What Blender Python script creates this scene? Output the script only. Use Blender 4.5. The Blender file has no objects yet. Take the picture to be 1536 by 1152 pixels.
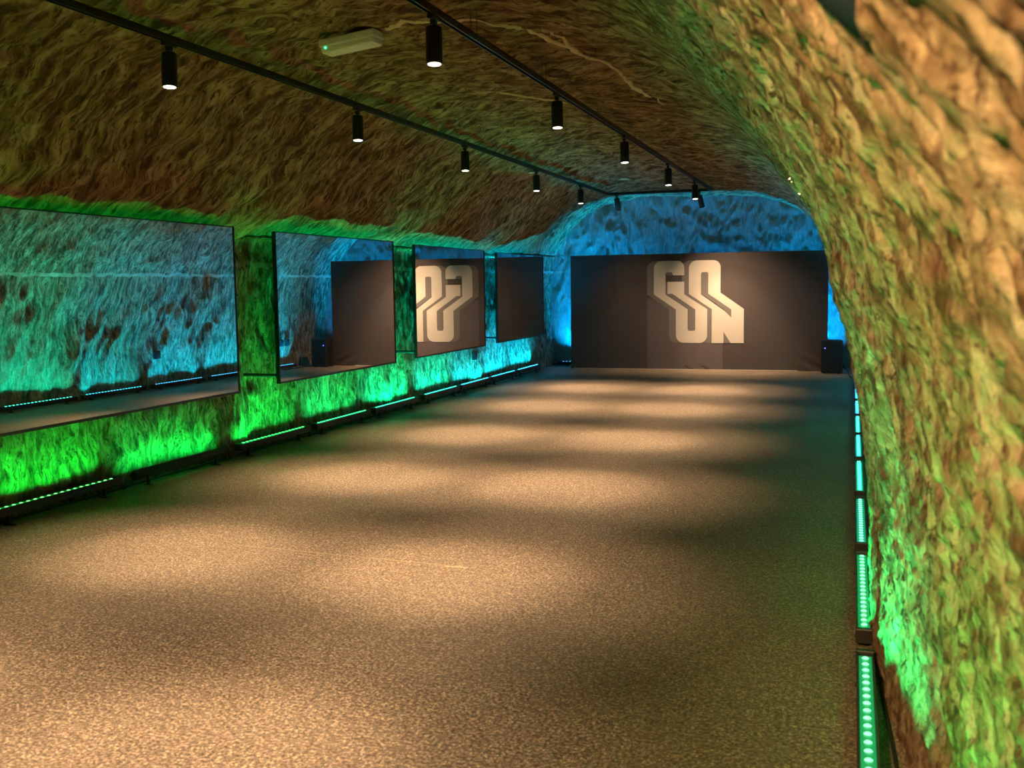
import bpy, bmesh, math, random
import numpy as np
from mathutils import Vector, Matrix
random.seed(7)
SC = bpy.context.scene
COL = SC.collection
H = 1.45
# ------------------------------------------------------------------ camera
cam_d = bpy.data.cameras.new('camera'); cam = bpy.data.objects.new('camera', cam_d); COL.objects.link(cam)
cam_d.sensor_width = 36.0; cam_d.lens = 36.0*1550/1536
right = Vector((0.950, 0.3117, -0.0139)); fwd = Vector((-0.3117, 0.9454, -0.0952))
fwd.normalize(); right = (right - fwd*right.dot(fwd)).normalized(); up = right.cross(fwd)
cam.matrix_world = Matrix(((right.x, up.x, -fwd.x, 0), (right.y, up.y, -fwd.y, 0), (right.z, up.z, -fwd.z, H), (0, 0, 0, 1)))
cam_d.clip_start = 0.03
cam_d.dof.use_dof = True; cam_d.dof.focus_distance = 11.0; cam_d.dof.aperture_fstop = 5.2
SC.camera = cam
# ------------------------------------------------------------------ world / exposure
w = bpy.data.worlds.new('world'); SC.world = w; w.use_nodes = True
w.node_tree.nodes['Background'].inputs[0].default_value = (1.0, 0.72, 0.42, 1)
w.node_tree.nodes['Background'].inputs[1].default_value = 0.03
SC.view_settings.view_transform = 'Standard'; SC.view_settings.look = 'None'
SC.view_settings.exposure = 0.0; SC.view_settings.gamma = 1.0; SC.view_settings.use_curve_mapping = False
SPOT_W = 400.0; BAR_W = 12.0; ENTRY_W = 1200.0
def lamp(name, kind, loc, power, color, target=None, **kw):
    d = bpy.data.lights.new(name, kind); d.energy = power; d.color = color
    for k, v in kw.items(): setattr(d, k, v)
    o = bpy.data.objects.new(name, d); COL.objects.link(o); o.location = loc
    if target is not None:
        o.rotation_euler = (Vector(target)-Vector(loc)).to_track_quat('-Z', 'Y').to_euler()
    return o
# warm lamps of the entrance passage behind the photographer
lamp('entrance_lamp', 'SPOT', (-1.1, -.9, 2.62), ENTRY_W, (1.0, 0.60, 0.25), target=(0.05, 1.3, 1.75), spot_size=math.radians(62), spot_blend=1.0, shadow_soft_size=.12)

# ------------------------------------------------------------------ helpers
def tag(o, label=None, cat=None, group=None, kind=None):
    if label: o['label'] = label
    if cat: o['category'] = cat
    if group: o['group'] = group
    if kind: o['kind'] = kind
    return o
def empty(name, loc=(0, 0, 0), rot=(0, 0, 0)):
    o = bpy.data.objects.new(name, None); COL.objects.link(o); o.location = loc; o.rotation_euler = rot
    o.empty_display_size = 0.1
    return o
def obj(name, bm, mat, parent=None, smooth=False):
    me = bpy.data.meshes.new(name); bm.normal_update(); bm.to_mesh(me); bm.free()
    if mat: me.materials.append(mat)
    if smooth: me.polygons.foreach_set('use_smooth', [True]*len(me.polygons))
    o = bpy.data.objects.new(name, me); COL.objects.link(o)
    if parent: o.parent = parent
    return o
def inst(name, me, parent, loc):
    o = bpy.data.objects.new(name, me); COL.objects.link(o); o.parent = parent; o.location = loc
    return o
def copy_tree(o, parent=None):
    c = o.copy(); COL.objects.link(c); c.parent = parent
    for ch in list(o.children): copy_tree(ch, c)
    return c
def box(bm, c, s, bevel=0.0, rot=None):
    r = bmesh.ops.create_cube(bm, size=1.0)
    vs = r['verts']
    m = Matrix.Translation(Vector(c)) @ (rot.to_4x4() if rot else Matrix.Identity(4)) @ Matrix.Diagonal((s[0], s[1], s[2], 1))
    bmesh.ops.transform(bm, matrix=m, verts=vs)
    if bevel > 0:
        es = list({e for v in vs for e in v.link_edges})
        bmesh.ops.bevel(bm, geom=es, offset=bevel, segments=2, affect='EDGES', profile=0.5)
    return bm
def cyl(bm, c, r1, h, r2=None, seg=24, rot=None, caps=True):
    r = bmesh.ops.create_cone(bm, cap_ends=caps, segments=seg, radius1=r1, radius2=r1 if r2 is None else r2, depth=h)
    m = Matrix.Translation(Vector(c)) @ (rot.to_4x4() if rot else Matrix.Identity(4))
    bmesh.ops.transform(bm, matrix=m, verts=r['verts'])
    return bm
def tube(bm, pts, r, seg=8):
    rings = []
    pts = [Vector(p) for p in pts]
    for i, p in enumerate(pts):
        t = (pts[min(i+1, len(pts)-1)]-pts[max(i-1, 0)]).normalized()
        a = t.cross(Vector((0, 0, 1)))
        if a.length < 1e-3: a = t.cross(Vector((1, 0, 0)))
        a.normalize(); b = t.cross(a)
        rings.append([bm.verts.new(p + r*(math.cos(k*2*math.pi/seg)*a + math.sin(k*2*math.pi/seg)*b)) for k in range(seg)])
    for i in range(len(rings)-1):
        for k in range(seg):
            bm.faces.new((rings[i][k], rings[i][(k+1) % seg], rings[i+1][(k+1) % seg], rings[i+1][k]))
    bm.faces.new(rings[0][::-1]); bm.faces.new(rings[-1])
    return bm
def lathe(bm, prof, seg=28, c=(0, 0, 0)):
    rings = []
    for r, z in prof:
        rings.append([bm.verts.new((c[0]+r*math.cos(k*2*math.pi/seg), c[1]+r*math.sin(k*2*math.pi/seg), c[2]+z)) for k in range(seg)])
    for i in range(len(rings)-1):
        for k in range(seg):
            bm.faces.new((rings[i][k], rings[i][(k+1) % seg], rings[i+1][(k+1) % seg], rings[i+1][k]))
    return bm

# ------------------------------------------------------------------ materials
def mat(name, color=(0.5, 0.5, 0.5), rough=0.5, metal=0.0, emit=None, es=0.0, noise=None, bump=None, spec=0.5):
    m = bpy.data.materials.new(name); m.use_nodes = True; nt = m.node_tree
    b = nt.nodes['Principled BSDF']
    b.inputs['Base Color'].default_value = (*color, 1); b.inputs['Roughness'].default_value = rough
    b.inputs['Metallic'].default_value = metal
    b.inputs['Specular IOR Level'].default_value = spec
    if emit: b.inputs['Emission Color'].default_value = (*emit, 1); b.inputs['Emission Strength'].default_value = es
    if noise or bump:
        tc = nt.nodes.new('ShaderNodeTexCoord'); n = nt.nodes.new('ShaderNodeTexNoise')
        n.inputs['Scale'].default_value = (noise or bump)[0]; n.inputs['Detail'].default_value = 5
        nt.links.new(tc.outputs['Object'], n.inputs['Vector'])
        if noise:
            mx = nt.nodes.new('ShaderNodeMix'); mx.data_type = 'RGBA'
            mx.inputs[6].default_value = (*[c*(1-noise[1]) for c in color], 1); mx.inputs[7].default_value = (*[min(1, c*(1+noise[1])) for c in color], 1)
            nt.links.new(n.outputs['Fac'], mx.inputs[0]); nt.links.new(mx.outputs[2], b.inputs['Base Color'])
        if bump:
            bp = nt.nodes.new('ShaderNodeBump'); bp.inputs['Strength'].default_value = bump[1]; bp.inputs['Distance'].default_value = 0.01
            nt.links.new(n.outputs['Fac'], bp.inputs['Height']); nt.links.new(bp.outputs[0], b.inputs['Normal'])
    return m
BLACK = mat('black_powder_coat', (0.012, 0.012, 0.014), 0.38, noise=(40, .2))
RAIL = mat('black_rail', (0.014, 0.015, 0.018), 0.3, noise=(25, .2))
HOUSING = mat('grey_black_aluminium', (0.05, 0.045, 0.04), 0.4, metal=0.6, noise=(60, .25))
RUBBER = mat('black_cable', (0.012, 0.012, 0.012), 0.55, noise=(60, .2))
PLASTIC = mat('black_plastic', (0.014, 0.014, 0.015), 0.45, noise=(80, .25), bump=(220, .15))
GRILLE = mat('speaker_grille', (0.010, 0.010, 0.011), 0.5, metal=0.3, noise=(300, .5), bump=(500, .6))
MIRROR = mat('mirror_glass', (0.93, 0.94, 0.93), 0.0, metal=1.0)
FRAME = mat('black_mirror_frame', (0.012, 0.012, 0.012), 0.3, noise=(30, .2))
STEEL = mat('bright_steel', (0.6, 0.58, 0.55), 0.25, metal=1.0, noise=(60, .1))
WHITE_PL = mat('aged_white_plastic', (0.78, 0.76, 0.66), 0.35, noise=(30, .12))
DIFFUSER = mat('ribbed_diffuser', (0.85, 0.84, 0.74), 0.25, noise=(20, .1))
GREENLED = mat('green_indicator', (0.1, 0.8, 0.3), 0.4, emit=(0.05, 1, 0.35), es=3)
BLUELED = mat('blue_indicator', (0.1, 0.1, 0.9), 0.4, emit=(0.10, 0.08, 1), es=9)
SPOTLENS = mat('warm_lens', (1, .9, .8), 0.3, emit=(1.0, 0.80, 0.66), es=7)
SPOTOFF = mat('dark_lens', (0.1, .1, .1), 0.2, noise=(30, .2))

def N(nt, t, **kw):
    n = nt.nodes.new(t)
    for k, v in kw.items():
        if k in n.inputs: n.inputs[k].default_value = v
        else: setattr(n, k, v)
    return n
def math_n(nt, op, a, b=None, c=None, clamp=False):
    n = nt.nodes.new('ShaderNodeMath'); n.operation = op; n.use_clamp = clamp
    for i, x in enumerate((a, b, c)):
        if x is None: continue
        if isinstance(x, (int, float)): n.inputs[i].default_value = x
        else: nt.links.new(x, n.inputs[i])
    return n.outputs[0]
def ramp(nt, src, stops):
    r = nt.nodes.new('ShaderNodeValToRGB'); nt.links.new(src, r.inputs[0])
    e = r.color_ramp.elements
    e[0].position, e[0].color = stops[0][0], (*stops[0][1], 1)
    e[1].position, e[1].color = stops[-1][0], (*stops[-1][1], 1)
    for p, c in stops[1:-1]:
        x = e.new(p); x.color = (*c, 1)
    return r.outputs[0]
def mixc(nt, f, a, b, mode='MIX'):
    n = nt.nodes.new('ShaderNodeMix'); n.data_type = 'RGBA'; n.blend_type = mode
    for i, x in ((0, f), (6, a), (7, b)):
        if isinstance(x, (int, float)): n.inputs[i].default_value = x
        elif isinstance(x, tuple): n.inputs[i].default_value = (*x, 1)
        else: nt.links.new(x, n.inputs[i])
    return n.outputs[2]

def rock_material(name='hewn_rock', pa=.6, chalk=0.0):
    """hewn limestone: stroke relief runs up the walls and slants across the vault (UV in metres)"""
    m = bpy.data.materials.new(name); m.use_nodes = True; nt = m.node_tree; L = nt.links
    b = nt.nodes['Principled BSDF']; b.inputs['Roughness'].default_value = 0.88; b.inputs['Specular IOR Level'].default_value = 0.25
    uv = N(nt, 'ShaderNodeUVMap', uv_map='UVMap').outputs[0]
    tc = N(nt, 'ShaderNodeTexCoord').outputs['Object']
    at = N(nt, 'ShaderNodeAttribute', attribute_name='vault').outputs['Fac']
    # warped uv
    wn = N(nt, 'ShaderNodeTexNoise', Scale=2.2, Detail=3.0); L.new(uv, wn.inputs['Vector'])
    sub = N(nt, 'ShaderNodeVectorMath', operation='SUBTRACT'); L.new(wn.outputs['Color'], sub.inputs[0]); sub.inputs[1].default_value = (.5, .5, .5)
    sc = N(nt, 'ShaderNodeVectorMath', operation='SCALE'); L.new(sub.outputs[0], sc.inputs[0]); sc.inputs['Scale'].default_value = 0.22
    ad = N(nt, 'ShaderNodeVectorMath', operation='ADD'); L.new(uv, ad.inputs[0]); L.new(sc.outputs[0], ad.inputs[1])
    def strokes(ang, sx, sy, scale, det, dist=0.0, ro=.7):
        mp = N(nt, 'ShaderNodeMapping'); L.new(ad.outputs[0], mp.inputs[0])
        mp.inputs['Rotation'].default_value = (0, 0, ang); mp.inputs['Scale'].default_value = (sx, sy, 1)
        n = N(nt, 'ShaderNodeTexNoise', Scale=scale, Detail=det, Roughness=ro, Distortion=dist); L.new(mp.outputs[0], n.inputs['Vector'])
        return n.outputs['Fac']
    wall_s = strokes(0.12, 1.0, 0.33, 48, 6, .15, .75)
    wall_c = strokes(0.10, 1.0, 0.24, 17, 8, .25, .68)
    vault_s = strokes(0.75, 1.0, 0.24, 36, 6, .3)
    vault_c = strokes(0.75, 1.0, 0.28, 12, 7, .4, .66)
    fine = N(nt, 'ShaderNodeTexNoise', Scale=70.0, Detail=6.0, Roughness=0.7); L.new(tc, fine.inputs['Vector'])
    def mixf(a, c):
        n = N(nt, 'ShaderNodeMix'); L.new(at, n.inputs[0]); L.new(a, n.inputs[2]); L.new(c, n.inputs[3]); return n.outputs[0]
    s = mixf(wall_s, vault_s); c = mixf(wall_c, vault_c)
    big = N(nt, 'ShaderNodeTexNoise', Scale=1.3, Detail=5.0, Roughness=0.6); L.new(tc, big.inputs['Vector'])
    patch = N(nt, 'ShaderNodeTexNoise', Scale=6.0, Detail=8.0, Roughness=0.65); L.new(tc, patch.inputs['Vector'])
    base = ramp(nt, c, [(0.38, (0.11, 0.065, 0.035)), (0.47, (0.31, 0.22, 0.13)), (0.55, (0.52, 0.42, 0.27)), (0.64, (0.68, 0.60, 0.43))])
    base = mixc(nt, ramp(nt, patch.outputs['Fac'], [(0.52, (0, 0, 0)), (0.68, (pa, pa, pa))]), base, (0.28, 0.135, 0.06))
    base = mixc(nt, ramp(nt, s, [(0.38, (1, 1, 1)), (0.49, (0, 0, 0))]), base, (0.08, 0.042, 0.02))
    if chalk: base = mixc(nt, chalk, base, (0.55, 0.53, 0.48))
    # pale band of flint running at one height, starting some way in
    sep = N(nt, 'ShaderNodeSeparateXYZ'); L.new(tc, sep.inputs[0])
    vn = N(nt, 'ShaderNodeTexNoise', Scale=5.0, Detail=5.0); L.new(tc, vn.inputs['Vector'])
    d = math_n(nt, 'ABSOLUTE', math_n(nt, 'SUBTRACT', sep.outputs[2], math_n(nt, 'MULTIPLY_ADD', vn.outputs['Fac'], 0.10, 1.615)))
    band = math_n(nt, 'LESS_THAN', d, math_n(nt, 'MULTIPLY_ADD', fine.outputs['Fac'], 0.05, -0.004))
    band = math_n(nt, 'MULTIPLY', band, math_n(nt, 'GREATER_THAN', sep.outputs[1], 7.5))
    band = math_n(nt, 'MULTIPLY', band, math_n(nt, 'MULTIPLY', math_n(nt, 'SUBTRACT', big.outputs['Fac'], .38), 6.0, clamp=True))
    base = mixc(nt, math_n(nt, 'MULTIPLY', band, .8), base, (0.78, 0.70, 0.52))
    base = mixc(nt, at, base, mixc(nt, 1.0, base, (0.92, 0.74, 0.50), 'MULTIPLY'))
    # browner towards the foot of the walls, edge broken up by the strokes
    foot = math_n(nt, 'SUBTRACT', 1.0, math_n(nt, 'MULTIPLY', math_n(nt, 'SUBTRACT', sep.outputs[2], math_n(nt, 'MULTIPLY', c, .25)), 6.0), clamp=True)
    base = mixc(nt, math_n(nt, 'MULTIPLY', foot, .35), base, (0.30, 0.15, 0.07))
    L.new(base, b.inputs['Base Color'])
    h1 = N(nt, 'ShaderNodeBump', Strength=1.0, Distance=0.06); L.new(c, h1.inputs['Height'])
    h2 = N(nt, 'ShaderNodeBump', Strength=1.0, Distance=0.026); L.new(s, h2.inputs['Height']); L.new(h1.outputs[0], h2.inputs['Normal'])
    h3 = N(nt, 'ShaderNodeBump', Strength=1.0, Distance=0.008); L.new(fine.outputs['Fac'], h3.inputs['Height']); L.new(h2.outputs[0], h3.inputs['Normal'])
    L.new(h3.outputs[0], b.inputs['Normal'])
    return m
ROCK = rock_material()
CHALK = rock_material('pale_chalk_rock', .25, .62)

def floor_material():
    m = bpy.data.materials.new('speckled_rubber_floor'); m.use_nodes = True; nt = m.node_tree; L = nt.links
    b = nt.nodes['Principled BSDF']; b.inputs['Roughness'].default_value = 0.55; b.inputs['Specular IOR Level'].default_value = 0.3
    tc = N(nt, 'ShaderNodeTexCoord').outputs['Object']
    n1 = N(nt, 'ShaderNodeTexNoise', Scale=75.0, Detail=6.0, Roughness=0.8); L.new(tc, n1.inputs['Vector'])
    n2 = N(nt, 'ShaderNodeTexVoronoi', Scale=95.0); L.new(tc, n2.inputs['Vector'])
    n3 = N(nt, 'ShaderNodeTexNoise', Scale=0.9, Detail=6.0); L.new(tc, n3.inputs['Vector'])
    n4 = N(nt, 'ShaderNodeTexNoise', Scale=22.0, Detail=4.0, Roughness=.7); L.new(tc, n4.inputs['Vector'])
    c = ramp(nt, n1.outputs['Fac'], [(0.38, (0.055, 0.042, 0.030)), (0.5, (0.20, 0.15, 0.108)), (0.62, (0.56, 0.44, 0.32))])
    hue = N(nt, 'ShaderNodeSeparateColor'); L.new(n2.outputs['Color'], hue.inputs[0])
    fl = math_n(nt, 'MULTIPLY', math_n(nt, 'GREATER_THAN', hue.outputs[0], 0.86), math_n(nt, 'LESS_THAN', n2.outputs['Distance'], 0.42))
    c = mixc(nt, fl, c, (0.55, 0.44, 0.28))
    c = mixc(nt, 1.0, c, ramp(nt, n3.outputs['Fac'], [(0.3, (0.78, 0.78, 0.78)), (0.7, (1.1, 1.1, 1.1))]), 'MULTIPLY')
    c = mixc(nt, 1.0, c, ramp(nt, n4.outputs['Fac'], [(0.35, (0.75, 0.75, 0.75)), (0.65, (1.2, 1.2, 1.2))]), 'MULTIPLY')
    L.new(c, b.inputs['Base Color'])
    bp = N(nt, 'ShaderNodeBump', Strength=0.5, Distance=0.004); L.new(n1.outputs['Fac'], bp.inputs['Height']); L.new(bp.outputs[0], b.inputs['Normal'])
    return m
FLOOR = floor_material()

# ------------------------------------------------------------------ noise (numpy)
rng = np.random.default_rng(5)
PERM = np.concatenate([rng.permutation(256)]*2)
GR = rng.uniform(0, 2*np.pi, 256); GX, GY = np.cos(GR), np.sin(GR)
def perlin(x, y, seed=0):
    x = x+seed*17.3; y = y+seed*9.7
    xi = np.floor(x).astype(int); yi = np.floor(y).astype(int); xf = x-xi; yf = y-yi
    u = xf*xf*xf*(xf*(xf*6-15)+10); v = yf*yf*yf*(yf*(yf*6-15)+10)
    def g(ix, iy, dx, dy):
        h = PERM[(PERM[ix & 255]+iy) & 255]; return GX[h]*dx+GY[h]*dy
    a = g(xi, yi, xf, yf); b = g(xi+1, yi, xf-1, yf); c = g(xi, yi+1, xf, yf-1); d = g(xi+1, yi+1, xf-1, yf-1)
    return (a+u*(b-a))+v*((c+u*(d-c))-(a+u*(b-a)))
def ridged(x, y, seed): return 1-2*np.abs(perlin(x, y, seed))*1.6
def sstep(a, b, x):
    t = np.clip((x-a)/(b-a), 0, 1); return t*t*(3-2*t)

# ------------------------------------------------------------------ tunnel shell
NEAR = [(-5.12, -.03), (-5.15, .5), (-5.16, 1.2), (-5.14, 1.75), (-5.08, 1.93), (-4.91, 2.03), (-4.68, 2.19), (-4.40, 2.47), (-4.0, 2.80), (-3.4, 3.03), (-2.7, 3.06),
        (-2.0, 3.04), (-1.55, 2.96), (-1.2, 2.83), (-.91, 2.65), (-.67, 2.42), (-.46, 2.21), (-.33, 2.04), (-.22, 1.88), (-.12, 1.71), (-.07, 1.56), (-.05, 1.42), (.012, 1.2), (.05, .95), (.085, .7), (.105, .4), (.115, -.03)]
FAR = [(-5.12, -.03), (-5.17, .5), (-5.18, 1.2), (-5.17, 1.75), (-5.12, 1.98), (-5.0, 2.18), (-4.80, 2.42), (-4.5, 2.66), (-4.15, 2.85), (-3.5, 2.97), (-2.7, 2.97),
       (-2.0, 2.94), (-1.55, 2.89), (-1.12, 2.78), (-.76, 2.60), (-.55, 2.38), (-.36, 2.2), (-.22, 2.02), (-.12, 1.88), (-.04, 1.75), (.03, 1.6), (.08, 1.42), (.13, 1.2), (.16, .95), (.18, .7), (.20, .4), (.22, -.03)]
def resample(P, n=400):
    P = np.array(P, float); m = len(P)
    t = np.arange(m)
    Q = []
    for i in range(m-1):
        p0, p1, p2, p3 = P[max(i-1, 0)], P[i], P[i+1], P[min(i+2, m-1)]
        for k in range(20):
            s = k/20
            Q.append(0.5*((2*p1)+(-p0+p2)*s+(2*p0-5*p1+4*p2-p3)*s*s+(-p0+3*p1-3*p2+p3)*s**3))
    Q.append(P[-1]); return np.array(Q)
RN, RF = resample(NEAR), resample(FAR)
arc = np.concatenate([[0], np.cumsum(np.linalg.norm(np.diff(RN, axis=0), axis=1))])
VL = arc[-1]
def v_at(idx): return arc[idx*20]
V_LC, V_CR = v_at(4), v_at(14)      # wall_left / ceiling / wall_right joints
def base_surface(u, v):
    xn = np.interp(v, arc, RN[:, 0]); zn = np.interp(v, arc, RN[:, 1])
    xf = np.interp(v, arc, RF[:, 0]); zf = np.interp(v, arc, RF[:, 1])
    f = sstep(5.2, 8.5, u); fl = sstep(14.5, 17.2, u)
    rside = sstep(V_CR-2.2, V_CR-.6, v)
    k = rside*f+(1-rside)*fl
    x = xn+(xf-xn)*k; z = zn+(zf-zn)*k
    # the wall flares away from the entrance opening
    A = 0.46-0.22*sstep(1.30, 1.8, z)
    fx = np.clip((4.5-u)/4.5, 0, None)**1.5*A*sstep(V_CR-1.6, V_CR+.3, v)
    return x+fx, z
def wallw(v): return 1-sstep(V_LC-.15, V_LC+.4, v)*(1-sstep(V_CR-.3, V_CR+.7, v))
def relief(u, v):
    wv = wallw(v)
    wu = u+.16*perlin(u*1.7, v*1.7, 1); wvv = v+.16*perlin(u*1.7, v*1.7, 2)
    big = .055*perlin(u*.55, v*.7, 3)+.035*perlin(u*1.5, v*1.3, 4)
    # upright pick scallops on walls
    a = .016*ridged(wu*4.2, wvv*1.5, 5)+.013*ridged(wu*11, wvv*3.4, 6)+.009*perlin(wu*24, wvv*9, 7)
    # slanting, curved pick strokes on the vault
    cs, sn = math.cos(.75), math.sin(.75)
    p = cs*wu-sn*wvv; q = sn*wu+cs*wvv
    p = p+.10*np.sin(q*3.1+perlin(u*.8, v*.8, 8)*4)
    c = .026*ridged(p*3.6, q*1.4, 9)+.016*ridged(p*9.0, q*2.6, 10)+.005*perlin(p*24, q*8, 11)
    rib = np.zeros_like(u)
    for y0 in (7.66, 10.72, 13.65): rib += .05*np.exp(-((u-y0+.12*perlin(u*0, v*1.3, 12))/.26)**2)
    lft = 1-sstep(V_LC+.8, V_LC+1.8, v)
    amp = np.where(v > V_CR-.2, .75, np.where(v < V_LC-.2, 1.35, 1.0))
    hh = big*np.where(v > V_CR-.5, .55, 1.0)+(wv*a+(1-wv)*c)*amp+rib*lft
    near = sstep(5.8, 5.0, u)*sstep(V_CR-.4, V_CR+.2, v)
    hh = hh+near*(.012*ridged(wu*15, wvv*6, 13)+.010*ridged(u*30, v*14, 14)+.006*perlin(u*52, v*30, 15)-.005)
    # sockets cut in the stone close to the entrance
    fr = sstep(6.0, 8.0, u)*(1-.85*sstep(13.5, 15.5, u))*sstep(V_CR-.3, V_CR+.4, v)
    hh = hh+fr*(.10*perlin(u*.9, v*.8, 17)+.05*ridged(u*1.6+.4*v, v*.9, 18)+.022*ridged(u*5+v*1.5, v*2.2, 19)-.03)
    for (u0, v0, ru, rv, dep) in SOCKETS:
        hh = hh-dep*np.exp(-(((u-u0)/ru)**2+((v-v0)/rv)**2)**2)
    return hh
SOCKETS = []
def shell(u, v):
    e = .01
    x, z = base_surface(u, v); x2, z2 = base_surface(u, v+e); x1, z1 = base_surface(u, v-e)
    x3, z3 = base_surface(u+e, v)
    tx, tz = x2-x1, z2-z1
    nx, nz = tz, -tx        # inward-pointing normal in the cross-section
    l = np.sqrt(nx*nx+nz*nz)+1e-9; nx /= l; nz /= l
    h = relief(u, v)
    return np.stack([x+nx*h, u, z+nz*h], -1), nx, nz
def v_for(u0, z0, side='R'):
    vs = np.linspace(V_CR-1.0, VL, 600) if side == 'R' else np.linspace(0, V_LC+.5, 600)
    P, _, _ = shell(np.full_like(vs, u0), vs)
    return float(vs[np.argmin(abs(P[:, 2]-z0))])
def grid_mesh(name, us, vs, mat_, uvs=True):
    U, V = np.meshgrid(us, vs, indexing='ij')
    P, nx, nz = shell(U, V)
    # skirts: outermost rows pushed back so that neighbouring pieces overlap
    P[:, 0, 0] -= nx[:, 0]*.06; P[:, 0, 2] -= nz[:, 0]*.06
    P[:, -1, 0] -= nx[:, -1]*.06; P[:, -1, 2] -= nz[:, -1]*.06
    nu, nv = U.shape
    idx = np.arange(nu*nv).reshape(nu, nv)
    F = np.stack([idx[:-1, :-1], idx[:-1, 1:], idx[1:, 1:], idx[1:, :-1]], -1).reshape(-1, 4)
    me = bpy.data.meshes.new(name)
    me.vertices.add(nu*nv); me.vertices.foreach_set('co', P.reshape(-1).astype(np.float32))
    me.loops.add(F.size); me.loops.foreach_set('vertex_index', F.reshape(-1).astype(np.int32))
    me.polygons.add(len(F)); me.polygons.foreach_set('loop_start', (np.arange(len(F))*4).astype(np.int32))
    me.polygons.foreach_set('use_smooth', np.ones(len(F), bool))
    me.update(calc_edges=True)
    uvl = me.uv_layers.new(name='UVMap')
    uu = np.stack([U.reshape(-1)[F.reshape(-1)], V.reshape(-1)[F.reshape(-1)]], -1)
    uvl.data.foreach_set('uv', uu.reshape(-1).astype(np.float32))
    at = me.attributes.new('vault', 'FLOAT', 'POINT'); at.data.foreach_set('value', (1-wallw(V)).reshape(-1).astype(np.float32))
    me.materials.append(mat_)
    me.validate()
    o = bpy.data.objects.new(name, me); COL.objects.link(o)
    return o
def steps(segs):
    out = []
    for a, b_, s in segs: out.append(np.arange(a, b_, s))
    return np.concatenate(out+[[segs[-1][1]]])
SOCKETS.append((0.86, v_for(0.86, 1.60), .028, .035, .06))
SOCKETS.append((1.25, v_for(1.25, 1.62), .03, .03, .02))
SOCKETS.append((7.7, v_for(7.7, 1.6, 'L'), .001, .001, 0))
Y0, Y1 = -3.0, 18.12
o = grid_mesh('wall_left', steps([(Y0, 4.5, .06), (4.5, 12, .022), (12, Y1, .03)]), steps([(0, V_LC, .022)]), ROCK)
tag(o, 'rough hewn stone side wall behind the hanging mirrors, lit green to blue', kind='structure')
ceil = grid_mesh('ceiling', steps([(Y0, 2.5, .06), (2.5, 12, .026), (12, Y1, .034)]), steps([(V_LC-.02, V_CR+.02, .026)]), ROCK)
tag(ceil, 'brown vaulted rock ceiling covered with slanting pick marks', kind='structure')
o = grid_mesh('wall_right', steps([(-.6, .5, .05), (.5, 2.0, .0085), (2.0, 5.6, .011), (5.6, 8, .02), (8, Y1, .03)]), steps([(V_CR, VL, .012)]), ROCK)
tag(o, 'rough stone wall bulging close on the right, lit orange and green', kind='structure')

# end wall (rounded arch filled with rock)
def end_wall():
    xs = np.arange(-5.45, .55, .022); zs = np.arange(-.05, 3.2, .022)
    X, Z = np.meshgrid(xs, zs, indexing='ij')
    wx = X+.12*perlin(X*1.7, Z*1.7, 21); wz = Z+.12*perlin(X*1.7, Z*1.7, 22)
    Y = 18.03-.05*perlin(X*.7, Z*.7, 23)-.010*ridged(wx*4, wz*1.8, 24)-.010*ridged(wx*10, wz*4, 25)-.005*perlin(wx*25, wz*12, 26)
    nu, nv = X.shape; idx = np.arange(nu*nv).reshape(nu, nv)
    F = np.stack([idx[:-1, :-1], idx[1:, :-1], idx[1:, 1:], idx[:-1, 1:]], -1).reshape(-1, 4)
    me = bpy.data.meshes.new('wall_back'); me.from_pydata(np.stack([X, Y, Z], -1).reshape(-1, 3).tolist(), [], F.tolist())
    me.polygons.foreach_set('use_smooth', np.ones(len(F), bool))
    uvl = me.uv_layers.new(name='UVMap'); ff = F.reshape(-1)
    uvl.data.foreach_set('uv', np.stack([X.reshape(-1)[ff], Z.reshape(-1)[ff]], -1).reshape(-1).astype(np.float32))
    me.attributes.new('vault', 'FLOAT', 'POINT')
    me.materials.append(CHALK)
    o = bpy.data.objects.new('wall_back', me); COL.objects.link(o); return o
tag(end_wall(), 'blue lit hewn rock end wall behind the dark backdrop', kind='structure')

# floor
bm = bmesh.new(); box(bm, (-2.4, 7.6, -.03), (6.4, 21.4, .06))
fl = tag(obj('floor', bm, FLOOR), 'speckled dark rubber floor with warm pools of spotlight', kind='structure')
# pale scuff lines left on the rubber
SCUFF = mat('pale_scuff', (0.42, 0.33, 0.21), .6, noise=(60, .5))
def scuff(pts, wd, name='scuff_mark'):
    bm = bmesh.new(); prev = None
    for i, (x, y) in enumerate(pts):
        ww = wd*(.4+random.random())
        a = bm.verts.new((x, y-ww/2, .0015)); b_ = bm.verts.new((x, y+ww/2, .0015))
        if prev: bm.faces.new((prev[0], a, b_, prev[1]))
        prev = (a, b_)
    o = obj(name, bm, SCUFF, fl); return o
scuff([(-3.25+i*.06, 4.98-.004*i+random.uniform(-.004, .004)) for i in range(22)], .008)
scuff([(-1.99+i*.025, 4.88+random.uniform(-.01, .01)) for i in range(6)], .03)

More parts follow.
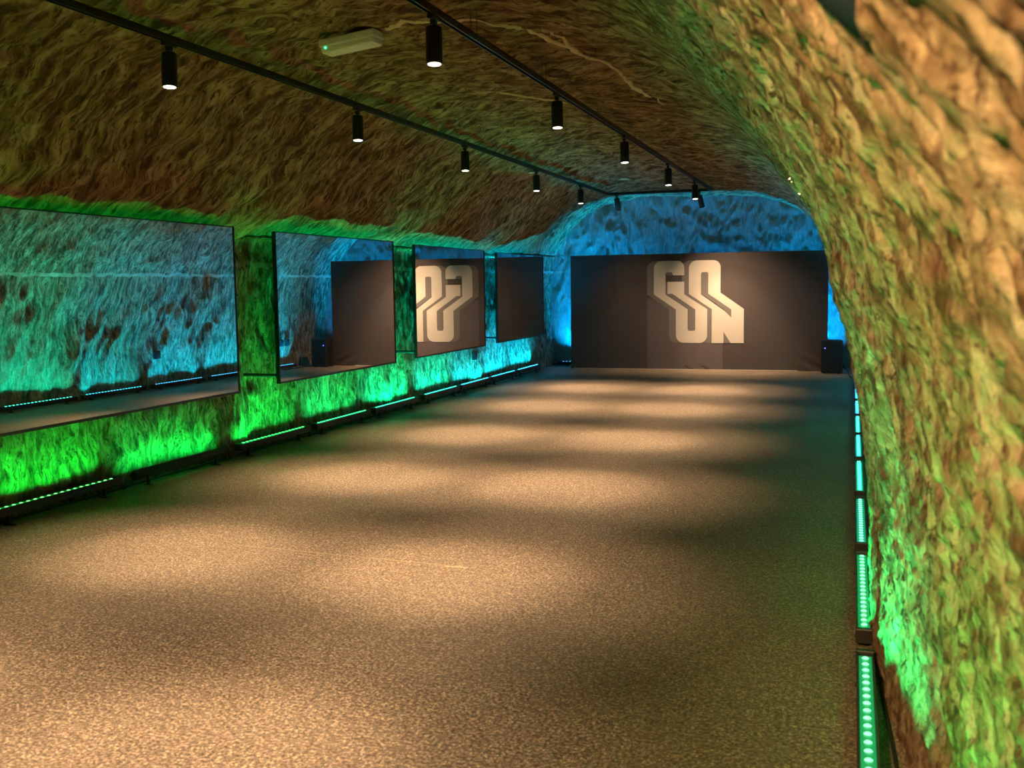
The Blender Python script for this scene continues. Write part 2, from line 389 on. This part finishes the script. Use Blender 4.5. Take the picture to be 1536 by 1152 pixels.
# ceiling details: pale vein and embedded pebbles -------------------------------------------
def v_ceil(x0, u0):
    vs = np.linspace(V_LC, V_CR+.3, 700); P, _, _ = shell(np.full_like(vs, u0), vs)
    return float(vs[np.argmin(abs(P[:, 0]-x0))])
VEIN = mat('pale_flint', (0.66, 0.52, 0.27), .7, noise=(40, .35), bump=(80, .5))
def vein(pts, wd, name, parent):
    pts = np.array(pts, float); Q = []
    for i in range(len(pts)-1):
        for k in range(14): Q.append(pts[i]+(pts[i+1]-pts[i])*k/14)
    Q.append(pts[-1]); Q = np.array(Q); bm = bmesh.new(); prev = None
    n = len(Q)
    for i, (x, y) in enumerate(Q):
        t = Q[min(i+1, n-1)]-Q[max(i-1, 0)]; t /= np.linalg.norm(t)+1e-9
        jit = .012*float(perlin(np.array([i*.31]), np.array([1.7]), 31)[0])*2
        ww = wd*(.55+.9*abs(float(perlin(np.array([i*.23]), np.array([.3]), 32)[0]))*2)*(min(1, (n-i)/12))*min(1, (i+3)/8)
        row = []
        for s in (-1, -.5, 0, .5, 1):
            px, py = x+(-t[1])*(ww*s+jit), y+t[0]*(ww*s+jit)
            P, nx, nz = shell(np.array([py]), np.array([v_ceil(px, py)]))
            lift = .010 if abs(s) < .9 else -.004
            row.append(bm.verts.new((P[0, 0]+nx[0]*lift, py, P[0, 2]+nz[0]*lift)))
        if prev:
            for k in range(4): bm.faces.new((prev[k], row[k], row[k+1], prev[k+1]))
        prev = row
    return obj(name, bm, VEIN, parent, smooth=True)
vein([(-2.78, 5.98), (-2.6, 5.90), (-2.42, 5.83), (-2.2, 5.93), (-2.0, 6.05), (-1.9, 6.27), (-1.74, 6.6), (-1.66, 7.0), (-1.59, 7.35), (-1.51, 7.9), (-1.40, 8.5)], .020, 'flint_vein', ceil)
vein([(-1.80, 6.12), (-1.76, 6.4), (-1.70, 6.7)], .013, 'flint_vein', ceil)
vein([(-3.0, 8.1), (-2.85, 8.35), (-2.6, 8.6), (-2.35, 8.75)], .011, 'flint_vein', ceil)
bm = bmesh.new()
for (x, y, r) in [(-3.83, 12.5, .035), (-3.7, 14.3, .05), (-3.30, 15.6, .06), (-2.75, 8.7, .02), (-3.9, 12.7, .02)]:
    P, nx, nz = shell(np.array([y]), np.array([v_ceil(x, y)]))
    rr = bmesh.ops.create_icosphere(bm, subdivisions=2, radius=r)
    for v_ in rr['verts']:
        k = 1+.25*math.sin(v_.co.x*90+v_.co.y*70); v_.co = Vector((P[0, 0]+v_.co.x*k*1.5, y+v_.co.y*k, P[0, 2]-.005+v_.co.z*.35))
o = obj('embedded_pebble', bm, VEIN, ceil, True); o['kind'] = 'stuff'
o['label'] = 'pale pebbles embedded in the vault'

# ------------------------------------------------------------------ backdrop with logo
PY = 17.28; PX0, PX1, PZ = -4.61, -.37, 1.935
PANEL = mat('charcoal_backdrop_fabric', (0.062, 0.047, 0.045), .75, noise=(9, .10), bump=(400, .12))
BLOCK = mat('print_dark_grey', (0.104, 0.080, 0.082), .75, noise=(9, .08), bump=(400, .12))
SHADOW = mat('print_mid_grey', (0.155, 0.135, 0.125), .75, noise=(9, .06), bump=(400, .12))
LOGO = mat('print_cream', (0.56, 0.50, 0.43), .7, noise=(9, .05), bump=(400, .10))
TRIMW = mat('pale_hem', (0.5, 0.44, 0.38), .6, noise=(20, .2))
bd = empty('logo_backdrop', (0, PY, 0))
tag(bd, 'wide dark fabric backdrop with cream lettering at the end of the tunnel', 'backdrop')
def panel():
    bm = bmesh.new(); nx_, nz_ = 170, 60; rows = []
    for i in range(nx_+1):
        r = []
        for j in range(nz_+1):
            x = PX0+(PX1-PX0)*i/nx_; z = PZ*j/nz_
            d = 0.0
            wr = math.exp(-((x+.55)/.25)**2-((z-.12)/.16)**2); d -= wr*.013*math.sin((x*18+z*30))
            wr = math.exp(-((x+2.45)/.3)**2-((z-.04)/.05)**2); d -= wr*.015*math.sin(x*22+z*40)
            for sx in (-3.9, -1.0): d -= .002*math.exp(-((x-sx)/.02)**2)
            r.append(bm.verts.new((x, d, z)))
        rows.append(r)
    for i in range(nx_):
        for j in range(nz_): bm.faces.new((rows[i][j], rows[i+1][j], rows[i+1][j+1], rows[i][j+1]))
    # thickness
    g = bmesh.ops.extrude_face_region(bm, geom=list(bm.faces))
    for v_ in [e for e in g['geom'] if isinstance(e, bmesh.types.BMVert)]: v_.co.y = .06
    bmesh.ops.recalc_face_normals(bm, faces=bm.faces)
    return obj('fabric_panel', bm, PANEL, bd, smooth=False)
panel()
def rounded(pts):
    """pts: (x, z) or (x, z, r)"""
    out = []; n = len(pts)
    for i, p in enumerate(pts):
        P = Vector(p[:2]); r = p[2] if len(p) > 2 else 0
        if r == 0: out.append(P); continue
        A = Vector(pts[i-1][:2]); B = Vector(pts[(i+1) % n][:2])
        a = (A-P).normalized(); b_ = (B-P).normalized(); h = a.angle(b_)/2
        d = r/math.tan(h); c = P+(a+b_).normalized()*(r/math.sin(h))
        s, e = P+a*d, P+b_*d
        a0 = math.atan2(s.y-c.y, s.x-c.x); a1 = math.atan2(e.y-c.y, e.x-c.x)
        da = (a1-a0+math.pi) % (2*math.pi)-math.pi
        for k in range(9): out.append(Vector((c.x+r*math.cos(a0+da*k/8), c.y+r*math.sin(a0+da*k/8))))
    return out
def plate(name, outer, holes, y, th, m, dx=0.0, label=None):
    bm = bmesh.new(); edges = []
    for loop in [outer]+holes:
        vs = [bm.verts.new((p.x+dx, y, p.y)) for p in rounded(loop)]
        for k in range(len(vs)): edges.append(bm.edges.new((vs[k], vs[(k+1) % len(vs)])))
    bmesh.ops.triangle_fill(bm, edges=edges, use_beauty=True, use_dissolve=False)
    g = bmesh.ops.extrude_face_region(bm, geom=list(bm.faces))
    for v_ in [e for e in g['geom'] if isinstance(e, bmesh.types.BMVert)]: v_.co.y = y+th
    bmesh.ops.recalc_face_normals(bm, faces=bm.faces)
    o = obj(name, bm, m, bd)
    if label: o['label'] = label
    return o
zt, zb = 1.815, .45
GU = [(-3.167, zt, .125), (-2.66, zt, .115), (-2.66, 1.575), (-2.846, 1.575, .02), (-2.862, 1.629, .035), (-2.972, 1.629, .03), (-2.972, 1.261), (-2.60, 1.010), (-2.60, .652, .03),
      (-2.475, .652, .03), (-2.475, 1.005), (-2.858, 1.270), (-2.938, 1.270), (-2.938, 1.468), (-2.659, 1.468), (-2.659, 1.258), (-2.279, 1.010), (-2.279, zb, .13), (-2.797, zb, .13), (-2.797, 1.007), (-3.167, 1.262)]
ON_ = [(-2.582, zt, .13), (-2.063, zt, .12), (-2.063, 1.280), (-1.684, 1.012), (-1.684, zb), (-1.893, zb), (-2.0115, .631), (-2.0115, zb), (-2.204, zb), (-2.204, 1.010), (-2.582, 1.264)]
HO = [(-2.382, 1.621, .03), (-2.2635, 1.621, .03), (-2.2635, 1.266), (-1.8875, 1.003), (-1.8875, .871), (-2.000, .981), (-2.382, 1.255)]
plate('printed_block', [(-3.282, 1.20), (-3.282, .006), (-2.026, .006), (-2.026, 1.0)], [], -.0035, .003, BLOCK, label='slightly lighter printed rectangle under the lettering')
plate('letter_shadow', GU, [], -.006, .0025, SHADOW, dx=-.115, label='mid grey drop shadow of the left letters')
plate('letter_shadow', ON_, [HO], -.006, .0025, SHADOW, dx=-.115, label='mid grey drop shadow of the right letters')
plate('lettering', GU, [], -.009, .003, LOGO, label='cream letters G and U joined')
plate('lettering', ON_, [HO], -.009, .003, LOGO, label='cream letters O and N joined')
bm = bmesh.new(); box(bm, ((PX0+PX1)/2-.2, -.008, .006), (PX1-PX0-.5, .012, .012), .002); obj('bottom_hem', bm, TRIMW, bd)
bm = bmesh.new()
for x in (-4.3, -2.5, -.7): box(bm, (x, .09, .95), (.04, .04, 1.86), .004); 
box(bm, (-2.49, .09, 1.86), (3.64, .04, .04)); box(bm, (-2.49, .09, .04), (3.64, .04, .04))
obj('support_frame', bm, BLACK, bd)

# ------------------------------------------------------------------ LED bars
def led_mats(c, key, near=True):
    soft = tuple(.0+x for x in c)
    white = tuple(min(1, x*.85+.22) for x in c)
    s = mat('led_strip_'+key, (0.02, .05, .04), .25, emit=soft, es=.32)
    d = mat('led_dot_'+key, (.2, .4, .35), .2, emit=white if near else tuple(x*.9+.06 for x in c), es=2.0 if near else 2.6)
    return s, d
_dot = None
def dot_mesh(m):
    bm = bmesh.new(); cyl(bm, (0, 0, .002), .0125, .004, .008, seg=12)
    me = bpy.data.meshes.new('led'); bm.to_mesh(me); bm.free(); me.materials.append(m); return me
def led_bar(x, yc, zt, length, color, key, label, side, single, ndot=19, tilt=0.0, spread=80, lean=.16, group=None, power=1.0, yaw=0.0):
    """side=+1: wall is to +x of the bar.  Local y runs along the bar."""
    t = empty('led_light_bar', (x, yc, 0), (0, 0, yaw)); tag(t, label, 'light bar', group)
    sm, dm = led_mats(color, key, single)
    R = Matrix.Rotation(side*tilt, 3, 'Y')
    hh = .055; wv = .062; zc = zt-hh/2
    L_ = length+.07
    def P(px, py, pz): 
        q = R @ Vector((px, 0, pz)); return Vector((q.x, py, zc+q.z))
    bm = bmesh.new()
    # U-profile: base and two side lips
    box(bm, P(0, 0, -.006), (wv, L_, hh-.012), .003, R)
    for s in (-1, 1): box(bm, P(s*(wv/2-.004), 0, hh/2-.007), (.008, L_, .010), .001, R)
    obj('housing', bm, HOUSING, t)
    bm = bmesh.new(); box(bm, P(0, 0, hh/2-.011), (wv-.018, length, .004), 0, R); obj('lens_strip', bm, sm, t)
    me = dot_mesh(dm)
    if single:
        for k in range(ndot):
            yy = -length/2+length*(k+.5)/ndot
            d = inst('led', me, t, P(0, yy, hh/2-.006)); d.rotation_euler = (0, side*tilt, 0)
    else:
        bm = bmesh.new()
        for k in range(ndot):
            yy = -length/2+length*(k+.5)/ndot
            cyl(bm, P(0, yy, hh/2+.001), .0115, .006, .014, seg=8, rot=R)
        o = obj('led', bm, dm, t); o['kind'] = 'stuff'
    for s in (-1, 1):
        bm = bmesh.new(); box(bm, P(0, s*(L_/2+.005), 0), (wv+.004, .03, hh+.004), .004, R); obj('end_cap', bm, HOUSING, t)
        bm = bmesh.new(); box(bm, (0, s*(L_/2-.14), .004), (wv+.010, .03, .008), .002); box(bm, (side*-.0, s*(L_/2-.14), (zc-hh/2+.004)/2), (.02, .02, max(.012, zc-hh/2)), .002)
        obj('mounting_foot', bm, BLACK, t)
    bm = bmesh.new()
    y1 = L_/2+.02
    tube(bm, [(0, y1-.03, zc), (0.004, y1+.02, zc), (side*.012, y1+.05, .03), (side*.02, y1+.065, .014), (side*.012, y1+.08, .02)], .006); obj('cable', bm, RUBBER, t)
    d = bpy.data.lights.new('bar_beam', 'AREA'); d.shape = 'RECTANGLE'; d.size = .03; d.size_y = length
    d.energy = BAR_W*power; d.color = color; d.spread = math.radians(spread)
    o = bpy.data.objects.new('bar_beam', d); COL.objects.link(o); o.parent = t
    o.location = P(0, 0, hh/2+.004)
    dr = Vector((side*lean, 0, 1)) if tilt == 0 else R @ Vector((0, 0, 1))
    o.rotation_euler = dr.to_track_quat('-Z', 'Y').to_euler()
    # track quat: make local Y follow the bar
    z = -dr.normalized(); y = Vector((0, 1, 0)); xx = y.cross(z*-1) * -1
    M_ = Matrix((xx, y, -z*1.0)).transposed()
    zl = -dr.normalized()*1.0   # light emits along -Z
    Zax = -dr.normalized(); Xax = y.cross(Zax).normalized()
    o.rotation_euler = Matrix((Xax, y, Zax)).transposed().to_euler()
    return t
G1 = (0.0, 1.0, 0.06); G2 = (0.0, 1.0, 0.12); G3 = (0.0, 1.0, .25); G4 = (0.0, 1.0, .42); T1 = (0.0, .90, .70); C1 = (0.0, .66, 1.0); B1 = (0.0, .48, 1.0); B2 = (0.0, .33, 1.0)
# left row  (centre y, lit length)
ordl = 'along the left wall'
LEFT = [(3.65, G1, 'g1', 'green LED floor bar on the left just outside the picture', .10, 0),
        (5.48, G1, 'g1b', 'green LED floor bar at the far left, under the first and largest mirror', .0, 1),
        (6.83, G2, 'g2', 'LED floor bar with its lenses hidden, before the brown rock pier under the first mirror', .75, 0),
        (8.19, G2, 'g3', 'green LED floor bar under the left half of the mirror showing the speaker', .0, 0),
        (9.52, G3, 'g4', 'green LED floor bar under the right half of the mirror showing the speaker', .0, 0),
        (10.83, G4, 't1', 'green-turquoise LED floor bar under the gap before the mirror reflecting the lettering', .0, 0),
        (12.22, T1, 't2', 'turquoise LED floor bar under the mirror reflecting the lettering', .0, 0),
        (13.48, C1, 'c1', 'turquoise-cyan LED floor bar below the black wall socket box', .0, 0),
        (14.72, B1, 'b1', 'cyan LED floor bar under the smallest farthest mirror, second from the end wall', .0, 0),
        (15.98, B1, 'b2', 'cyan LED floor bar on the left closest to the end wall', .0, 0)]
for y, c, k, lab, tl, sg in LEFT:
    led_bar(-4.985, y, .125, 1.08, c, 'l'+k, lab, -1, bool(sg), ndot=18, tilt=tl, power=.75 if y == 6.83 else .95 if y < 6 else 1.25 if y < 10 else 2.0 if y < 14 else 3.2, spread=124, lean=.22)
RIGHT = [(1.95, G2, 'g0', 'green LED floor bar at the foot of the right wall just below the picture', 0),
         (3.33, G3, 'g1', 'bright green LED floor bar at bottom right, nearest and largest', 1),
         (4.81, G3, 'g2', 'green LED floor bar on the right, second counting from the bottom of the picture', 1),
         (6.22, G4, 'g3', 'green LED floor bar on the right, third counting from the bottom of the picture', 1),
         (7.62, G4, 'g4', 'green-turquoise LED floor bar on the right, fourth counting from the bottom', 0),
         (9.01, T1, 't1', 'turquoise LED floor bar on the right, fifth counting from the bottom', 0),
         (10.36, T1, 't2', 'turquoise LED floor bar on the right, sixth counting from the bottom', 0),
         (11.75, C1, 't3', 'turquoise LED floor bar on the right, short lit dash second from the far end', 0),
         (13.2, B1, 'c1', 'cyan LED floor bar on the right, farthest sliver beside the rock edge', 0),
         (14.6, B1, 'b1', 'cyan LED floor bar at the right wall hidden by the bulging rock, before the speaker', 0),
         (16.0, B1, 'b2', 'blue LED floor bar at the right wall hidden beside the speaker', 0)]
for y, c, k, lab, sg in RIGHT:
    led_bar(.066, y, .082, 1.15, c, 'r'+k, lab, 1, bool(sg), ndot=19, power=.8 if y < 2 else 1.3 if y < 5.5 else 1.1 if y < 9.5 else 2.4 if y < 15 else 4.0)
# three bars on the floor behind the backdrop wash the end wall
for i, (x, lab) in enumerate([(-4.35, 'blue LED bar behind the left end of the backdrop'), (-2.5, 'blue LED bar behind the middle of the backdrop'), (-.75, 'blue LED bar behind the right end of the backdrop')]):
    led_bar(x, 17.80, .08, 1.15, B2, 'e%d' % i, lab, 1, False, yaw=math.pi/2, power=(7, 3.2, 5)[i], spread=72, lean=.10)

# cable run along the foot of the left wall
bm = bmesh.new(); tube(bm, [(-5.056+.003*math.sin(y*2.3)+.003*math.sin(y*7), y, .012+.006*abs(math.sin(y*3.1))) for y in np.arange(3, 17, .12)], .009)
tag(obj('power_cable', bm, RUBBER, None, True), 'black power cable lying along the foot of the left wall', 'cable')
bm = bmesh.new(); tube(bm, [(.116+.002*math.sin(y*2.7)+(.04*max(0, 3.9-y)), y, .008) for y in np.arange(1.5, 5, .1)], .006)
tag(obj('power_cable', bm, RUBBER, None, True), 'black cable squeezed between the right wall and the nearest light bars', 'cable')

# ------------------------------------------------------------------ mirrors
MX = -4.785
def mirror(y0, y1, z0, z1, label):
    t = empty('wall_mirror', (MX, (y0+y1)/2, (z0+z1)/2)); tag(t, label, 'mirror', 'big frameless-looking mirrors hung along the left wall')
    hw, hh = (y1-y0)/2, (z1-z0)/2
    bm = bmesh.new(); box(bm, (-.006, 0, 0), (.006, hw*2-.016, hh*2-.016)); obj('mirror_glass', bm, MIRROR, t)
    bm = bmesh.new()
    box(bm, (-.014, 0, -hh+.006), (.040, hw*2, .018)); box(bm, (-.014, 0, hh-.003), (.034, hw*2, .006))
    for s in (-1, 1): box(bm, (-.014, s*(hw-.004), 0), (.036, .009, hh*2))
    box(bm, (-.022, 0, 0), (.016, hw*2-.012, hh*2-.012))
    obj('frame', bm, FRAME, t)
    for s in (-1, 1):
        bm = bmesh.new(); tube(bm, [(-.01, s*(hw-.02), -hh+.07), (-.46, s*(hw-.02), -hh+.072)], .015, 10); box(bm, (-.03, s*(hw-.02), -hh+.07), (.02, .04, .05), .003); obj('support_arm', bm, BLACK, t)
        bm = bmesh.new(); tube(bm, [(-.02, s*(hw-.05), hh-.07), (-.33, s*(hw+.02), hh-.05)], .003, 6); obj('hanging_wire', bm, STEEL, t)
    return t
mirror(4.80, 7.35, .60, 1.955, 'largest nearest wall mirror at left edge, reflecting blue-green rock')
mirror(7.98, 10.43, .615, 1.945, 'wall mirror reflecting a black speaker and plain dark backdrop end')
mirror(11.01, 13.38, .625, 1.930, 'wall mirror reflecting the cream lettering')
mirror(13.91, 16.21, .635, 1.915, 'smallest farthest wall mirror, reflecting only plain dark backdrop')

# sockets on the walls
def socket(loc, label, w_=.10, h_=.12, n=(1, 0, 0)):
    t = empty('wall_socket', loc); tag(t, label, 'socket')
    s = n[0]
    bm = bmesh.new(); box(bm, (0, 0, 0), (.07, w_, h_), .006); obj('socket_box', bm, PLASTIC, t)
    bm = bmesh.new(); box(bm, (s*.037, 0, .0), (.008, w_*.8, h_*.6), .003); obj('socket_cover', bm, BLACK, t)
    return t
socket((-5.05, 13.62, .47), 'black socket box on the left wall under the mirror reflecting the lettering')
socket((.15, 12.8, .50), 'black socket box on the right wall, seen in the largest mirror', n=(-1, 0, 0))
socket((.17, 16.32, .47), 'left black socket box of a pair by the speaker, seen mirrored', n=(-1, 0, 0))
socket((.17, 16.52, .47), 'right black socket box of a pair by the speaker, seen mirrored', n=(-1, 0, 0))

# ------------------------------------------------------------------ speaker
sp = empty('loudspeaker', (-.30, 17.02, 0), (0, 0, math.radians(3)))
tag(sp, 'black floor loudspeaker with a small blue light by the right end of the backdrop', 'speaker')
bm = bmesh.new()
prof = [(-.155, -.15), (.155, -.15), (.165, -.12), (.145, .12), (.10, .15), (-.10, .15), (-.145, .12), (-.165, -.12)]
lo = [bm.verts.new((x, y, .012)) for x, y in prof]; hi = [bm.verts.new((x, y, .525)) for x, y in prof]
bm.faces.new(lo[::-1]); bm.faces.new(hi)
for k in range(8): bm.faces.new((lo[k], lo[(k+1) % 8], hi[(k+1) % 8], hi[k]))
bmesh.ops.recalc_face_normals(bm, faces=bm.faces)
bmesh.ops.bevel(bm, geom=list(bm.edges), offset=.010, segments=2, affect='EDGES')
obj('cabinet', bm, PLASTIC, sp)
bm = bmesh.new(); box(bm, (0, -.152, .275), (.27, .012, .45), .006); obj('grille', bm, GRILLE, sp)
bm = bmesh.new(); cyl(bm, (-.105, -.162, .40), .0075, .006, seg=12, rot=Matrix.Rotation(math.pi/2, 3, 'X')); obj('power_light', bm, BLUELED, sp)
bm = bmesh.new(); box(bm, (-.005, -.160, .058), (.026, .004, .012), .001); obj('badge', bm, STEEL, sp)
for sx in (-1, 1):
    bm = bmesh.new(); tube(bm, [(sx*.156, -.05, .36), (sx*.172, -.04, .36), (sx*.172, .04, .36), (sx*.153, .05, .36)], .008); obj('handle', bm, BLACK, sp)
for sx in (-1, 1):
    for sy in (-1, 1):
        bm = bmesh.new(); cyl(bm, (sx*.11, sy*.10, .006), .016, .014, seg=12); obj('rubber_foot', bm, RUBBER, sp)
bm = bmesh.new(); tube(bm, [(-.12, 17.18, .07), (-.06, 17.14, .03), (-.03, 17.0, .012), (-.04, 16.75, .012), (-.03, 16.4, .012), (.0, 16.1, .012)], .007)
tag(obj('speaker_cable', bm, RUBBER, None, True), 'black cable curling from the loudspeaker to the right wall', 'cable')

# ------------------------------------------------------------------ track and spotlights
TXL, TXR, TZ = -3.66, -2.06, 2.85; TEND = 16.03
tr = empty('lighting_track', (0, 0, TZ)); tag(tr, 'black U-shaped ceiling lighting track with two long rails joined by a short one', 'track')
def ceil_z(x, y):
    P, _, _ = shell(np.array([y]), np.array([v_ceil(x, y)])); return float(P[0, 2])
def rail(name, a, b_):
    bm = bmesh.new(); d = Vector(b_)-Vector(a); L_ = d.length; c = (Vector(a)+Vector(b_))/2
    if abs(d.x) > abs(d.y):
        box(bm, c+Vector((0, 0, .012)), (L_, .036, .012)); [box(bm, c+Vector((0, s*.0145, -.006)), (L_, .007, .030)) for s in (-1, 1)]
    else:
        box(bm, c+Vector((0, 0, .012)), (.036, L_, .012)); [box(bm, c+Vector((s*.0145, 0, -.006)), (.007, L_, .030)) for s in (-1, 1)]
    return obj(name, bm, RAIL, tr)
rail('left_rail', (TXL, -2.8, 0), (TXL, TEND, 0)); rail('right_rail', (TXR, -2.8, 0), (TXR, TEND, 0)); rail('cross_rail', (TXL-.018, TEND, 0), (TXR+.018, TEND, 0))
for x, ys in ((TXL, (3.9, 6.6, 9.0, 11.4, 13.6)), (TXR, (3.6, 5.65, 7.05, 8.7, 10.5, 12.9, 15.2))):
    for y in ys:
        for dy in ((-.05, .05) if x == TXR else (0,)):
            bm = bmesh.new(); tube(bm, [(x, y+dy, .015), (x+.0, y+dy, ceil_z(x, y+dy)-TZ+.02)], .0022 if x == TXR else .0018, 6); obj('suspension_wire', bm, BLACK, tr)
for x in (TXL, TXR):
    bm = bmesh.new(); box(bm, (x, TEND, .0), (.05, .05, .034), .003); obj('corner_joint', bm, RAIL, tr)

def make_spot(loc, label, aim=None, power=1.0, on=True, wide=1.0):
    t = empty('track_spotlight', (loc[0], loc[1], TZ-.02)); tag(t, label, 'spotlight', 'black cylinder spotlights on the ceiling track')
    bm = bmesh.new(); box(bm, (0, 0, -.012), (.034, .10, .024), .003); box(bm, (0, .0, -.035), (.030, .034, .026), .003); obj('track_adapter', bm, BLACK, t)
    bm = bmesh.new(); cyl(bm, (0, 0, -.055), .010, .02, seg=12); obj('swivel', bm, HOUSING, t)
    body_o = (0, 0, -.062)
    rot = (0, 0, 0)
    if aim is not None:
        d = (Vector(aim)-Vector((loc[0], loc[1], TZ-.082))).normalized(); rot = d.to_track_quat('-Z', 'Y').to_euler()
    bm = bmesh.new(); lathe(bm, [(.0001, 0), (.039, 0), (.0425, -.004), (.0425, -.186), (.0405, -.190), (.036, -.190), (.034, -.181), (.0001, -.181)]); bmesh.ops.recalc_face_normals(bm, faces=bm.faces)
    b_ = obj('lamp_body', bm, BLACK, t, True); b_.location = body_o; b_.rotation_euler = rot
    for p in b_.data.polygons: p.use_smooth = abs(p.normal.z) < .5
    bm = bmesh.new(); lathe(bm, [(.0352, -.1895), (.0425, -.1905), (.0430, -.1885)]); r_ = obj('lamp_rim', bm, STEEL, b_)
    bm = bmesh.new(); cyl(bm, (0, 0, -.186), .034, .006, .030, seg=24); obj('lamp_lens', bm, SPOTLENS if on else SPOTOFF, b_)
    bm = bmesh.new(); cyl(bm, (-.0, -.0425, -.045), .0035, .003, seg=10, rot=Matrix.Rotation(math.pi/2, 3, 'X')); obj('screw', bm, STEEL, b_)
    if on:
        for nm, ang, k in (('spot_beam', 65, 1.0), ('spot_core_beam', 37, 1.15)):     # soft field and hotter core of the reflector
            d = bpy.data.lights.new(nm, 'SPOT'); d.energy = SPOT_W*power*k; d.color = (1.0, .67, .40); d.spot_size = math.radians(ang*wide); d.spot_blend = 1.0; d.shadow_soft_size = .03
            o = bpy.data.objects.new(nm, d); COL.objects.link(o); o.parent = b_; o.location = (0, 0, -.2)
    return t
names = {5.05: 'largest visible', 7.38: 'second visible', 9.72: 'third visible', 12.15: 'fourth visible', 14.3: 'farthest downward'}
for x, side in ((TXL, 'left'), (TXR, 'right')):
    for y in (-2.0, .35, 2.7):
        make_spot((x, y), 'black cylinder spotlight on the %s rail above and behind the picture, %s' % (side, {-2.0: 'last of three', .35: 'middle of three', 2.7: 'closest to the view'}[y]), aim=(x+.1, y-.1, 0))
    for y in (5.05, 7.38, 9.72, 12.15, 14.3):
        make_spot((x, y), 'black cylinder spotlight on the %s rail, %s, lens lit' % (side, names[y]), aim=(x+.12, y-.3, 0))
make_spot((-2.24, TEND), 'tilted black spotlight on the right of the short cross rail, aimed at the backdrop', aim=(-1.78, PY, .25), power=.72, wide=1.40)
make_spot((-3.52, TEND), 'tilted black spotlight on the left of the short cross rail', aim=(-3.45, PY, .10), power=.13, wide=1.2)

# ------------------------------------------------------------------ emergency light on the vault
em = empty('emergency_light', (-3.02, 6.03, 3.0), (0, math.radians(-5), math.radians(-4)))
em.location.z = min(ceil_z(-3.2, 6.03), ceil_z(-2.85, 6.03))-.075
tag(em, 'white emergency light box with a green indicator fixed to the ceiling', 'light fixture')
bm = bmesh.new(); box(bm, (0, 0, .02), (.40, .13, .05), .010); obj('back_box', bm, WHITE_PL, em)
bm = bmesh.new(); box(bm, (0, 0, -.02), (.385, .115, .045), .012)
for k in range(22): box(bm, (-.165+k*.0157, 0, -.0435), (.005, .10, .003))
obj('diffuser', bm, DIFFUSER, em)
bm = bmesh.new(); cyl(bm, (-.155, -.061, -.012), .006, .008, seg=12, rot=Matrix.Rotation(math.pi/2, 3, 'X')); obj('indicator', bm, GREENLED, em)
bm = bmesh.new(); tube(bm, [(0.0, .05, .04), (0.0, .07, .14)], .02); obj('gland', bm, WHITE_PL, em)

# dark metal fitting out of focus at the upper right
ft = empty('wall_bracket', (-.002, 1.22, 1.738)); tag(ft, 'blurred dark blue metal fitting at the top right rock edge', 'bracket')
DKBLUE = mat('dark_blue_metal', (0.003, 0.012, 0.020), .8, metal=0, spec=.2, noise=(30, .3))
Rb = Vector((.58, -.05, -.62)).to_track_quat('Z', 'Y').to_matrix()
bm = bmesh.new(); cyl(bm, Rb @ Vector((0, 0, -.03))+Vector((0, 0, .012)), .024, .17, seg=24, rot=Rb); obj('tube_body', bm, DKBLUE, ft, True)
bm = bmesh.new(); cyl(bm, Rb @ Vector((0, 0, .045))+Vector((0, 0, .012)), .0255, .024, .020, seg=24, rot=Rb); obj('end_cap', bm, RUBBER, ft, True)
bm = bmesh.new(); tube(bm, [(0, 0, .02), (.02, .05, .05), (.05, .12, .09)], .008, 10); obj('fixing_arm', bm, BLACK, ft, True)

# small steel staples on the right-hand vault
def staple(u0, z0, s, label):
    v0 = v_for(u0, z0); P, nx, nz = shell(np.array([u0]), np.array([v0]))
    c = Vector((P[0, 0]+nx[0]*.012, u0, P[0, 2]+nz[0]*.012))
    bm = bmesh.new(); tube(bm, [c+Vector((.03, -s, .02)), c+Vector((0, -s, 0)), c+Vector((0, s, -.01)), c+Vector((.03, s, .01))], .0035, 6)
    tag(obj('cable_clip', bm, STEEL, None), label, 'clip')
staple(4.2, 1.85, .030, 'upper tiny steel clip on the edge of the right rock wall')
staple(4.0, 1.775, .024, 'lower tiny steel clip on the edge of the right rock wall')
